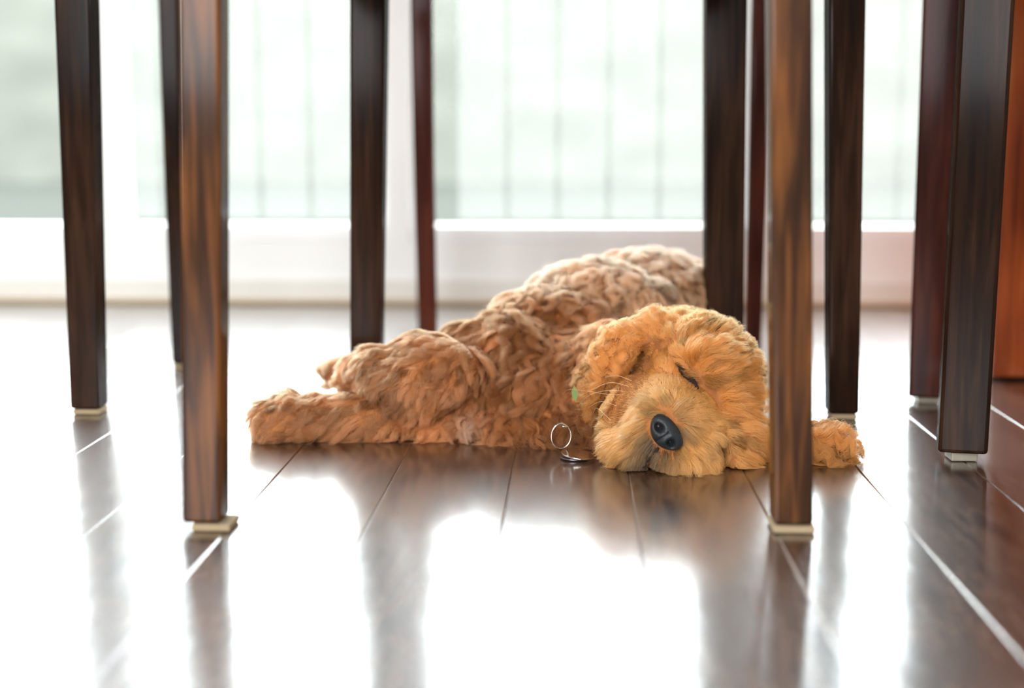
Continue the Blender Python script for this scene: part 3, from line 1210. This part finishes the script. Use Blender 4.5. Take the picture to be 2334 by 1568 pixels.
def build_nose():
    bm = bmesh.new()
    bmesh.ops.create_icosphere(bm, subdivisions=5, radius=1)
    # local frame: axis along the long side of the nose (tilted), toward camera
    long_ = (at(1545, 1020, 1.16) - at(1500, 960, 1.16)).normalized()
    out = -FW
    wide = long_.cross(out).normalized()
    for v in bm.verts:
        x, y, z = v.co       # x wide, y out, z long
        # two nostril wings at both ends of the long axis, narrower waist
        w = 0.0112
        lz = 0.0172 * (1 - 0.20 * x)          # wider along the upper edge
        p = NOSE + long_ * (z * lz) + wide * (x * w) + out * (y * 0.0085)
        for s in (-1, 1):                     # nostrils: deep commas opening outwards
            c = NOSE + long_ * (0.0078 * s) + wide * 0.0012
            q = p - c
            u, t = q.dot(long_) * s, q.dot(wide)
            t2 = t - 0.10 * max(u, 0)
            d2 = (u / (0.0038 if u > 0 else 0.0026)) ** 2 + (t2 / 0.0027) ** 2
            if y > 0:
                p = p - out * (0.0105 * math.exp(-d2))
        dl = abs((p - NOSE).dot(long_))
        if x > -0.3:
            p = p - out * (0.0016 * math.exp(-(dl / 0.0012) ** 2))
        v.co = p
    return link('nose', bm, M_NOSE, puppy, smooth=True)


tag(build_nose(), 'wet black nose')

# closed eyelid: the slit's shadow put in as a dark tube
M_SLIT = paint('slit_shadow', (0.022, 0.009, 0.006), 0.9)
bvh = BVHTree.FromPolygons([v.co[:] for v in body_me.vertices], [p.vertices[:] for p in body_me.polygons])


def on_skin(px, py, lift=0.0):
    o = Vector((0, 0, CAM_Z))
    v = ray(px, py).normalized()
    h = bvh.ray_cast(o, v)
    return (h[0] - v * lift) if h[0] else at(px, py, 1.22)


bm = bmesh.new()
tube(bm, [on_skin(x, y, 0.004) for x, y in ((1535, 816), (1548, 832), (1560, 848), (1572, 863), (1583, 876), (1590, 884))], 0.0027, 8,
     taper=lambda t: 0.35 + 1.0 * math.sin(math.pi * min(1, 0.15 + t * 0.8)))
tag(link('eyelid', bm, M_SLIT, puppy, smooth=True), 'painted shadow slit of the closed eyelid')

# mouth crease, its shade put in as a thin dark tube
bm = bmesh.new()
tube(bm, [on_skin(x, y, 0.007) for x, y in ((1500, 1022), (1486, 1036), (1474, 1050), (1468, 1064), (1476, 1078))], 0.0013, 8)
tag(link('mouth', bm, M_SLIT, puppy, smooth=True), 'painted shade along the mouth crease')

# whiskers
M_WHISK = paint('pale_whisker', (0.78, 0.52, 0.30), 0.4)
for pts in (((1440, 868), (1405, 856), (1372, 862)), ((1432, 880), (1390, 872), (1350, 888), (1318, 905)), ((1425, 892), (1385, 890), (1345, 900), (1315, 925)),
            ((1420, 900), (1380, 898), (1330, 890), (1290, 888)), ((1405, 925), (1370, 915), (1340, 930)), ((1392, 958), (1360, 930), (1350, 950))):
    d0 = 1.19
    P = [at(x, y, d0 + 0.012 * i) for i, (x, y) in enumerate(pts)]
    # smooth
    Q = []
    for i in range(len(P) - 1):
        p0, p1, p2, p3 = P[max(i - 1, 0)], P[i], P[i + 1], P[min(i + 2, len(P) - 1)]
        for k in range(5):
            t = k / 5
            Q.append(0.5 * ((2 * p1) + (p2 - p0) * t + (2 * p0 - 5 * p1 + 4 * p2 - p3) * t * t + (3 * p1 - p0 - 3 * p2 + p3) * t ** 3))
    Q.append(P[-1])
    bm = bmesh.new()
    tube(bm, Q, 0.00019, 6, taper=lambda t: 1 - 0.8 * t)
    link('whisker', bm, M_WHISK, puppy, smooth=True)

# ------------------------------------------------------------------ identity tag on a split ring
TD = gd(ground(1275, 1040))
tg = empty('dog_tag', ground(1300, 1040))
tag(tg, 'round steel dog tag hanging from a thin split ring at the puppy chest', 'dog tag')
rc = at(1279, 994, TD)
rr = px2m(24, TD)
bm = bmesh.new()
ax = (RT * 0.96 + FW * 0.28).normalized()
pts = [rc + ax * math.cos(t) * rr + UP * math.sin(t) * rr * 1.22 for t in [2 * math.pi * k / 48 for k in range(48)]]
tube(bm, pts, 0.00055, 8, closed=True)
pts = [p + FW * 0.0011 + UP * 0.0002 for p in pts[2:20]]
tube(bm, pts, 0.0005, 8)
link('split_ring', bm, M_STEEL, tg, smooth=True)
bm = bmesh.new()
a0 = at(1282, 972, TD)
tube(bm, [a0, a0 + RT * 0.004 - UP * 0.001 + FW * 0.003, a0 + RT * 0.012 + FW * 0.006 + UP * 0.0002], 0.0006, 8)
link('connector', bm, M_STEEL, tg, smooth=True)
bm = bmesh.new()
dc = ground(1318, 1036, 0.0045)
bmesh.ops.create_cone(bm, cap_ends=True, segments=48, radius1=0.0152, radius2=0.0152, depth=0.0012,
                      matrix=Matrix.Translation(dc) @ Matrix.Rotation(R(7), 4, 'Y') @ Matrix.Rotation(R(3), 4, 'X'))
link('disc', bm, M_STEEL, tg, bevel=0.0004)
bm = bmesh.new()
dc = ground(1308, 1042, 0.0014)
bmesh.ops.create_cone(bm, cap_ends=True, segments=48, radius1=0.0125, radius2=0.0125, depth=0.0012,
                      matrix=Matrix.Translation(dc) @ Matrix.Rotation(R(2), 4, 'Y'))
link('disc', bm, M_STEELDK, tg, bevel=0.0004)

# small leaf caught in the coat
m_leaf = paint('leaf_green', (0.16, 0.22, 0.05), 0.5)
bm = bmesh.new()
lp = at(1310, 896, 1.236)
outl = [(-0.0005, 0.007), (0.0025, 0.002), (0.003, -0.002), (0.0008, -0.008), (-0.0022, -0.003), (-0.0028, 0.002)]
f = [bm.verts.new(lp + RT * x + UP * z) for x, z in outl]
f2 = [bm.verts.new(lp + RT * x + UP * z + FW * 0.0005) for x, z in outl]
bm.faces.new(f)
bm.faces.new(f2[::-1])
for i in range(6):
    bm.faces.new((f[i], f2[i], f2[(i + 1) % 6], f[(i + 1) % 6]))
tag(link('leaf', bm, m_leaf), 'tiny green leaf caught in the chest fur of the puppy', 'leaf')
